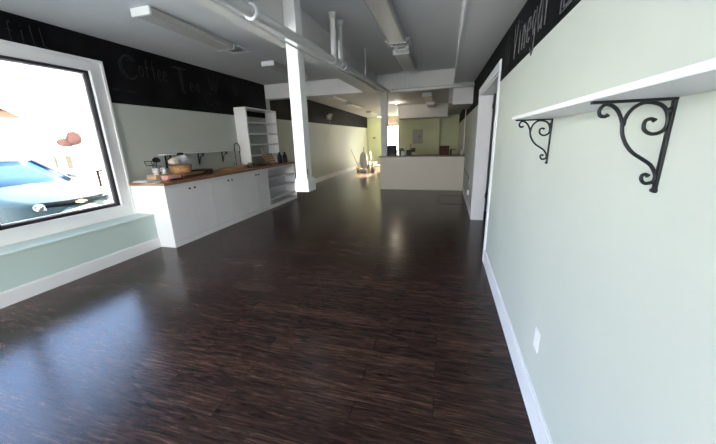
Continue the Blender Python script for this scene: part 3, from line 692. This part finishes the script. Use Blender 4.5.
# outlets
def outlet(loc, label, plug=False):
    x, y, z = loc
    t = thing('wall_outlet', loc, label, 'outlet', 'white outlets on the right wall')
    MB().box(x - .006, x, y - .036, y + .036, z - .058, z + .058).build('cover_plate', PLASTIC, t, bevel=.002)
    for dz in (-.022, .022): MB().box(x - .0085, x - .006, y - .016, y + .016, z + dz - .015, z + dz + .015).build('socket', PLASTIC, t, bevel=.001)
    MB().lathe([(.003, 0), (.003, .0015), (0, .0015)], (x - .006, y, z), 8, Matrix.Rotation(-PI/2, 3, 'Y')).build('screw', STEEL, t)
outlet((XR, 1.595, .43), 'white wall outlet low on the near right wall above the baseboard')
outlet((XR, 6.90, .52), 'white wall outlet low on the right wall beyond the doorway')
tag(MB().box(.478, .522, 6.75, 6.84, .28, .39).build('plug_adapter', PLASTIC, bevel=.006), 'white plug-in device just below the outlet beyond the doorway', 'adapter')
tag(MB().tube([(.517, 8.88, .64), (.517, 8.2, .632), (.517, 7.4, .628), (.517, 6.98, .62), (.515, 6.95, .60)], .006, 6).build('wall_cable', BLACKP), 'thin dark cable running along the right wall beyond the doorway', 'cable')
tag(MB().tube([(.49, 9.3, .992), (.49, 9.3, 2.415)], .016, 10).build('riser_pipe', WHITE), 'thin white riser pipe in the corner behind the rear counter', 'pipe')

# ================================================================== FLOOR HATCH
t = thing('floor_hatch', (.18, 7.65, 0), 'flat dark floor hatch outlined in front of the rear counter', 'hatch')
MB().box(-.09, .44, 7.14, 8.16, 0, .004).build('hatch_panel', FLOORM, t)
f = MB(); f.box(-.13, .48, 7.10, 7.14, 0, .007); f.box(-.13, .48, 8.16, 8.20, 0, .007); f.box(-.13, -.09, 7.14, 8.16, 0, .007); f.box(.44, .48, 7.14, 8.16, 0, .007)
f.build('hatch_frame', FRAMEB, t)

# ================================================================== REAR COUNTER
t = thing('rear_counter', (-.65, 9.3, 0), 'cream panelled counter with dark wood top across the rear of the room', 'counter')
MB().box(-1.88, .518, 9.02, 9.55, 0, .955).build('counter_body', SHIP, t)
MB().box(-1.91, .520, 8.985, 9.62, .955, .99).build('counter_top', WOODD, t, bevel=.004)
ZK = .991
t = thing('coffee_machine', (-1.53, 9.3, ZK), 'black boxy machine beside the post on the rear counter', 'machine')
MB().box(-1.70, -1.43, 9.2, 9.44, ZK, ZK + .30).build('machine_body', BLACKP, t, bevel=.012)
MB().box(-1.61, -1.45, 9.15, 9.2, ZK, ZK + .05).build('drip_tray', BLACKM, t); MB().box(-1.60, -1.46, 9.16, 9.2, ZK + .2, ZK + .27).build('spout_head', BLACKP, t, bevel=.01)
def cjar(x, y, r, h, m, label):
    t = thing('storage_jar', (x, y, ZK), label, 'jar', 'jars on the rear counter')
    MB().lathe([(r*.95, 0), (r, .01), (r, h*.8), (r*.8, h*.88), (0, h*.88)], (x, y, ZK), 18).build('jar_body', m, t)
    MB().lathe([(r*.85, h*.88), (r*.85, h), (0, h)], (x, y, ZK), 18).build('lid', BLACKP, t)
cjar(-1.34, 9.22, .055, .17, JARG, 'clear jar right next to the black machine on the rear counter')
cjar(-1.215, 9.20, .06, .15, PAPER, 'pale canister between jar and black grinder on the rear counter')
cjar(-1.28, 9.42, .06, .20, GREYM, 'taller grey canister behind the jars on the rear counter')
t = thing('grinder', (-1.0, 9.25, ZK), 'black device with a raised arm on the rear counter', 'device')
MB().box(-1.12, -.98, 9.17, 9.36, ZK, ZK + .16).build('device_body', BLACKP, t, bevel=.01)
MB().box(-.99, -.86, 9.2, 9.32, ZK + .10, ZK + .21).build('device_head', BLACKP, t, bevel=.012)
MB().tube([(-1.03, 9.26, ZK + .15), (-1.01, 9.26, ZK + .30), (-.99, 9.26, ZK + .33)], .010, 8).build('arm', GREYM, t)
t = thing('wooden_crate', (-.02, 9.3, ZK), 'reddish brown wooden box on the right of the rear counter', 'crate')
MB().box(-.165, .10, 9.2, 9.40, ZK, ZK + .16).build('crate_body', WOODR, t, bevel=.004)
MB().box(-.17, .10, 9.36, 9.40, ZK + .16, ZK + .255).build('raised_back', WOODB, t, bevel=.004)
MB().box(-.155, .09, 9.193, 9.2, ZK + .03, ZK + .13).build('front_board', WOODB, t)
t = thing('tape_dispenser', (.18, 9.3, ZK), 'dark flat holder sticking out beside the wooden box', 'holder')
MB().box(.12, .17, 9.22, 9.38, ZK, ZK + .14).build('stand', BLACKP, t, bevel=.004); MB().box(.11, .28, 9.24, 9.34, ZK + .14, ZK + .155).build('plate', BLACKP, t)
t = thing('soap_bottle', (.44, 9.2, ZK), 'small white bottle in the corner of the rear counter', 'bottle')
MB().lathe([(.028, 0), (.03, .006), (.03, .09), (.012, .115), (0, .115)], (.44, 9.2, ZK), 16).build('bottle_body', PLASTIC, t); MB().lathe([(.013, .113), (.013, .15), (0, .15)], (.44, 9.2, ZK), 12).build('cap', PLASTIC, t)

# kitchen wall things
t = thing('breaker_panel', (-1.23, 14.19, 1.3), 'grey metal breaker panel on the green wall behind the counter', 'panel')
MB().box(-1.45, -1.02, 14.15, 14.2, 1.24, 1.84).build('panel_box', GREYM, t, bevel=.004)
dr = MB().box(-1.41, -1.06, 14.14, 14.15, 1.29, 1.79).build('panel_door', GREYM, t, bevel=.003)
MB().box(-1.15, -1.12, 14.13, 14.14, 1.48, 1.58).build('latch', BLACKP, dr)
t = thing('exit_sign', (-2.95, 17.95, 2.27), 'small red and white exit sign above the glazed back door', 'sign')
MB().box(-3.20, -2.78, 17.93, 17.97, 2.31, 2.53).build('sign_case', EXITM, t, bevel=.004)
e = MB(); xx = -3.17; zb, ht, st = 2.345, .15, .022
def bar(x0, x1, z0, z1): e.box(x0, x1, 17.926, 17.93, z0, z1)
def dia(xa, za, xb_, zb_): e.prism([(xa - st/2, 17.926, za), (xa + st/2, 17.926, za), (xb_ + st/2, 17.926, zb_), (xb_ - st/2, 17.926, zb_)], (0, .004, 0))
bar(xx, xx + st, zb, zb + ht)
for z in (zb, zb + ht/2 - st/2, zb + ht - st): bar(xx + st, xx + .075, z, z + st)
dia(xx + .105, zb, xx + .165, zb + ht); dia(xx + .165, zb, xx + .105, zb + ht)
bar(xx + .20, xx + .20 + st, zb, zb + ht)
bar(xx + .25, xx + .33, zb + ht - st, zb + ht); bar(xx + .29 - st/2, xx + .29 + st/2, zb, zb + ht - st)
e.build('lettering', EXITR, t)
t = thing('thermostat', (-4.08, 17.99, 1.54), 'small grey plate on the green end wall of the passage', 'switch')
MB().box(-4.17, -4.0, 17.975, 18.0, 1.50, 1.60).build('cover_plate', GREYM, t, bevel=.003); MB().box(-4.11, -4.06, 17.965, 17.975, 1.53, 1.57).build('dial', BLACKP, t)
t = thing('emergency_light', (-4.47, 11.65, 2.2), 'small twin-head light on the black band of the left wall', 'lamp')
MB().box(-4.494, -4.42, 11.5, 11.85, 2.28, 2.44).build('light_case', GREYM, t, bevel=.006)
for y in (11.58, 11.78): MB().lathe([(.03, 0), (.05, .05), (.05, .06), (0, .06)], (-4.42, y, 2.46), 14, Matrix.Rotation(1.9, 3, 'Y')).build('lamp_head', GREYM, t)
MB().tube([(-4.45, 11.7, 2.28), (-4.44, 11.75, 2.12), (-4.42, 11.80, 2.04)], .012, 6).build('cable_tail', GREYM, t)

# ---- cleaning things in the sunlit corner by the left wall
t = thing('upright_vacuum', (-3.72, 14.05, 0), 'pale upright vacuum cleaner standing in the sunlit passage', 'vacuum cleaner')
MB().lathe([(.06, .12), (.16, .2), (.19, .45), (.15, .78), (.06, .92), (0, .93)], (-3.72, 14.05, 0), 20).build('dust_bag', PLASTIC, t)
MB().box(-3.90, -3.56, 13.85, 14.18, 0, .13).build('floor_head', PLASTIC, t, bevel=.03); MB().tube([(-3.72, 14.1, .7), (-3.74, 14.2, 1.02), (-3.74, 14.16, 1.12)], .018, 8).build('handle', GREYM, t)
t = thing('broom', (-4.03, 14.3, 0), 'broom with yellow wooden stick leaning at the left wall in the sun', 'broom')
MB().tube([(-4.03, 14.3, .16), (-4.46, 14.45, 1.05)], .013, 8).build('stick', WOODO, t); MB().box(-4.16, -3.92, 14.26, 14.34, 0, .17).build('brush_head', mat('straw', (.55, .40, .18), .8, var=.2, scale=30), t, bevel=.01)
t = thing('mop', (-3.20, 14.1, 0), 'dark handled mop leaning back over the low stool in the passage', 'mop')
MB().tube([(-3.22, 13.75, .24), (-3.56, 14.6, .98)], .022, 8).build('stick', BLACKP, t); MB().lathe([(.02, .26), (.08, .2), (.10, .06), (.08, .0), (0, 0)], (-3.22, 13.74, .005), 14).build('mop_head', CLOTH, t)
t = thing('low_stool', (-3.02, 14.25, 0), 'low wooden stool in the passage left of the counter', 'stool')
MB().box(-3.42, -2.62, 14.1, 14.42, .25, .285).build('seat', WOODT, t, bevel=.004)
for x in (-3.36, -2.68):
    for y in (14.14, 14.38): MB().box(x - .02, x + .02, y - .02, y + .02, 0, .25).build('leg', PLASTIC, t)
t = thing('bucket', (-3.4, 14.62, 0), 'white bucket behind the stool in the sunlit passage', 'bucket')
MB().lathe([(.13, 0), (.14, .01), (.18, .40), (.17, .40), (.13, .02), (0, .02)], (-3.40, 14.62, 0), 20).build('pail', PLASTIC, t)
MB().tube([(-3.40 + .18*math.cos(a), 14.62, .39 + .15*math.sin(a)) for a in [k*PI/10 for k in range(11)]], .006, 6).build('bail_handle', STEEL, t)

# ================================================================== OUTSIDE
struct(MB().box(-40, -4.70, -20, 45, -.40, -.20).box(-4.70, 10, 18.2, 45, -.40, -.1).box(-4.70, 10, -20, -2.6, -.40, -.1).build('street_ground', ASPH, base=False))
# white building across the street
t = thing('building', (-16, 9, -.20), 'white overexposed building across the street', 'building')
MB().box(-18.0, -14.4, 8.0, 22.0, -.20, 3.6).build('wall', FACADE, t); MB().box(-18.0, -14.2, 7.9, 22.1, 3.6, 3.8).build('roof_edge', FACADE, t)
for (y0, y1, z0, z1) in ((8.12, 8.19, .75, 1.2), (8.5, 8.68, .68, 1.2), (10.6, 11.4, .7, 2.0)):
    w_ = MB().box(-14.4, -14.36, y0, y1, z0, z1).build('window', FACADET, t)
t = thing('building', (-17, 3, -.20), 'white low building with a reddish awning across the street at the left', 'building')
MB().box(-19.0, -15.2, -6, 7.6, -.20, 4.2).build('wall', FACADE, t)
MB().prism([(-15.2, -1, 2.62), (-15.2, -1, 3.02), (-13.9, -1, 2.5)], (0, 8.3, 0)).build('awning', AWN, t)
MB().box(-15.2, -15.16, 4.6, 6.6, 1.3, 2.1).build('window', FACADET, t)
t = thing('hanging_sign', (-13.8, 8.6, -.20), 'faded pink irregular shop sign hanging from an arm across the street', 'sign')
MB().box(-14.4, -13.98, 7.94, 7.97, 2.27, 2.30).box(-14.0, -13.97, 7.9, 9.0, 2.25, 2.30).build('sign_arm', SIGNM, t)
def disc(mb, y, z, ry, rz, x0=-14.02, x1=-13.96): mb.prism([(x0, y + ry*math.cos(a), z + rz*math.sin(a)) for a in [k*PI/10 for k in range(20)]], (x1 - x0, 0, 0))
s_ = MB(); disc(s_, 8.42, 1.69, .30, .17); disc(s_, 8.72, 1.84, .25, .26, -14.03, -13.95); s_.build('sign_board', SIGNR, t)
MB().tube([(-13.99, 8.62, 2.27), (-13.99, 8.66, 2.0)], .014, 6).tube([(-13.99, 8.46, 2.27), (-13.99, 8.48, 2.0)], .014, 6).build('chain', SIGNM, t)
MB().tube([(-13.98, 8.95 - .18*math.cos(a) , 2.02 + .2*math.sin(a)) for a in [(-1.9 + k*.28) for k in range(12)]], .014, 6).build('scroll', SIGNM, t)
tag(MB().lathe([(0, -.04), (.23, -.04), (.23, .04), (0, .04)], (-13.8, 9.75, 1.85), 20, Matrix.Rotation(PI/2, 3, 'Y')).tube([(-13.8, 9.75, -.20), (-13.8, 9.75, 1.7)], .03, 8).build('round_sign', SIGNR), 'round faded pink sign at the right edge of the window view', 'sign')
tag(MB().box(-13.2, -12.9, 8.55, 9.6, .56, .62).box(-13.1, -13.0, 8.6, 8.65, -.20, .56).box(-13.1, -13.0, 9.5, 9.55, -.20, .56).build('street_rail', SIGNM), 'low grey rail across the street right of the parked car', 'rail')

# parked car; local x runs forward, built then turned
car = thing('car', (-6.48, 3.825, -.145), 'pale blue car parked outside the shop window, front toward the glass', 'car')
car.rotation_euler = (0, 0, 0.027)
def sect(x, w, zb, zbelt, zt, crown=.05):
    pts = []
    prof = [(-.86, zb), (-.98, zb + .12), (-1.0, (zb + zbelt)/2), (-.985, zbelt - .05), (-.93, zbelt), (-.80, zt - .012), (-.4, zt + crown*.7), (0, zt + crown),
            (.4, zt + crown*.7), (.80, zt - .012), (.93, zbelt), (.985, zbelt - .05), (1.0, (zb + zbelt)/2), (.98, zb + .12), (.86, zb)]
    return [(x, a*w, z) for a, z in prof]
body = MB(); rings = []
for x, w, zb, zbl, zt, c in ((.02, .42, .30, .70, .735, .01), (-.05, .66, .22, .74, .775, .02), (-.16, .80, .20, .77, .81, .03), (-.34, .87, .18, .80, .845, .045), (-.8, .895, .18, .86, .91, .05),
                          (-1.2, .90, .18, .92, .97, .04), (-1.6, .90, .18, .95, .99, .02), (-2.6, .90, .18, .97, 1.0, .02), (-3.7, .90, .18, .98, 1.02, .02), (-4.3, .86, .22, .95, .99, .02), (-4.55, .78, .30, .88, .92, .02), (-4.62, .6, .4, .8, .84, .01)):
    rings.append(sect(x, w, zb, zbl, zt, c))
body.loft(rings); body.build('body', CARP, car, local=True)
def cab(x, w, z): return [(x, s*w, z) for s in (-1, -.7, 0, .7, 1)]
roof = MB(); roof.grid([[(x, s*w, z + .03*(1 - s*s)) for s in (-1, -.6, -.2, .2, .6, 1)] for x, w, z in ((-1.98, .60, 1.40), (-2.3, .62, 1.45), (-2.8, .62, 1.46), (-3.2, .60, 1.42))], .03); roof.build('roof', CARP, car, local=True)
ws = MB(); ws.grid([[(x - .14*s*s*k, s*w, z) for s in (-1, -.6, -.2, .2, .6, 1)] for x, w, z, k in ((-1.08, .76, .97, 1), (-1.4, .71, 1.13, .8), (-1.72, .655, 1.29, .5), (-1.99, .60, 1.41, .2))], .02); ws.build('windshield', CARG, car, local=True)
bwn = MB(); bwn.grid([[(x + .1*s*s, s*w, z) for s in (-1, -.5, 0, .5, 1)] for x, w, z in ((-3.19, .60, 1.42), (-3.6, .68, 1.2), (-3.95, .74, 1.0))], .02); bwn.build('rear_window', CARG, car, local=True)
for s in (-1, 1):
    sw = MB(); sw.grid([[(-1.22, s*.76, .98), (-2.0, s*.83, .99), (-3.0, s*.83, 1.0), (-3.85, s*.75, 1.0)], [(-1.6, s*.70, 1.17), (-2.1, s*.73, 1.22), (-3.0, s*.73, 1.24), (-3.55, s*.69, 1.18)], [(-1.99, s*.61, 1.40), (-2.3, s*.625, 1.44), (-2.8, s*.625, 1.45), (-3.2, s*.605, 1.41)]], .02)
    sw.build('side_window', CARG, car, local=True)
    MB().tube([(-1.16, s*.765, .975), (-1.6, s*.695, 1.21), (-2.0, s*.615, 1.42)], .022, 8).build('pillar', mat('pillar_black', (.03, .04, .08), .3) if s < 0 else bpy.data.materials['pillar_black'], car, local=True)
    hl = MB(); hl.loft([[(.03 - .19*k, s*(.50 + .08*k + .06*k*(k < 4)), .63 + .012*k), (.045 - .19*k, s*(.52 + .09*k), .70 + .014*k), (-.06 - .19*k, s*(.50 + .08*k), .755 + .013*k)] for k in (0, 1, 2, 3)])
    hl.build('headlight', CARL, car, local=True)
    MB().lathe([(0, -.02), (.05, -.02), (.06, .02), (0, .03)], (-.005, s*.60, .695), 16, Matrix.Rotation(PI/2, 3, 'Y')).build('lamp', CHROME, car, local=True)
    for xw in (-.85, -3.55): MB().lathe([(0, -.1), (.2, -.1), (.32, -.1), (.335, -.07), (.335, .07), (.32, .1), (0, .1)], (xw, s*.80, .335), 24, Matrix.Rotation(PI/2, 3, 'X')).build('wheel', TYRE, car, local=True)
    MB().box(-1.5, -1.38, s*.92 - .08, s*.92 + .08, .98, 1.10).build('mirror', CARP, car, local=True, bevel=.03)
def front_x(y): return .085 - .30*(abs(y)/.9)**2.2
g = MB(); g.grid([[(.06 - .42*(abs(y)/.9)**2.4 - (.03 if z > .6 else 0) - (.08 if z < .25 else 0), y, z) for y in [(-.86 + k*.1075) for k in range(17)]] for z in (.2, .3, .45, .54, .61)], .02); g.build('bumper', mat('shade_lifted_bumper_paint', (.20, .25, .27), .4, spec=.2), car, local=True)  # light painted into the bumper colour: paler than the body, offsetting front shade
g = MB(); g.grid([[(front_x(y) - dz*.4, y, .655 + dz + .03*abs(y)) for y in [(-.60 + k*.1) for k in range(13)]] for dz in (0, .04, .085)], .03); g.build('grille', mat('grille_black', (.004, .005, .007), .9, spec=0.0), car, local=True)
g = MB(); g.grid([[(front_x(y) + .03, y, .42 + dz) for y in [(-.55 + k*.1) for k in range(12)]] for dz in (0, .06, .12)], .03); g.build('lower_grille', BLACKP, car, local=True)
em = MB(); em.prism([(.088, -.085, .682), (.088, -.035, .682), (.088, -.03, .665), (.088, .045, .665), (.088, .042, .682), (.088, .095, .682), (.088, .085, .712), (.088, .035, .712), (.088, .03, .729), (.088, -.045, .729), (.088, -.042, .712), (.088, -.095, .712)], (.014, 0, 0)); em.build('emblem', GOLD, car, local=True)
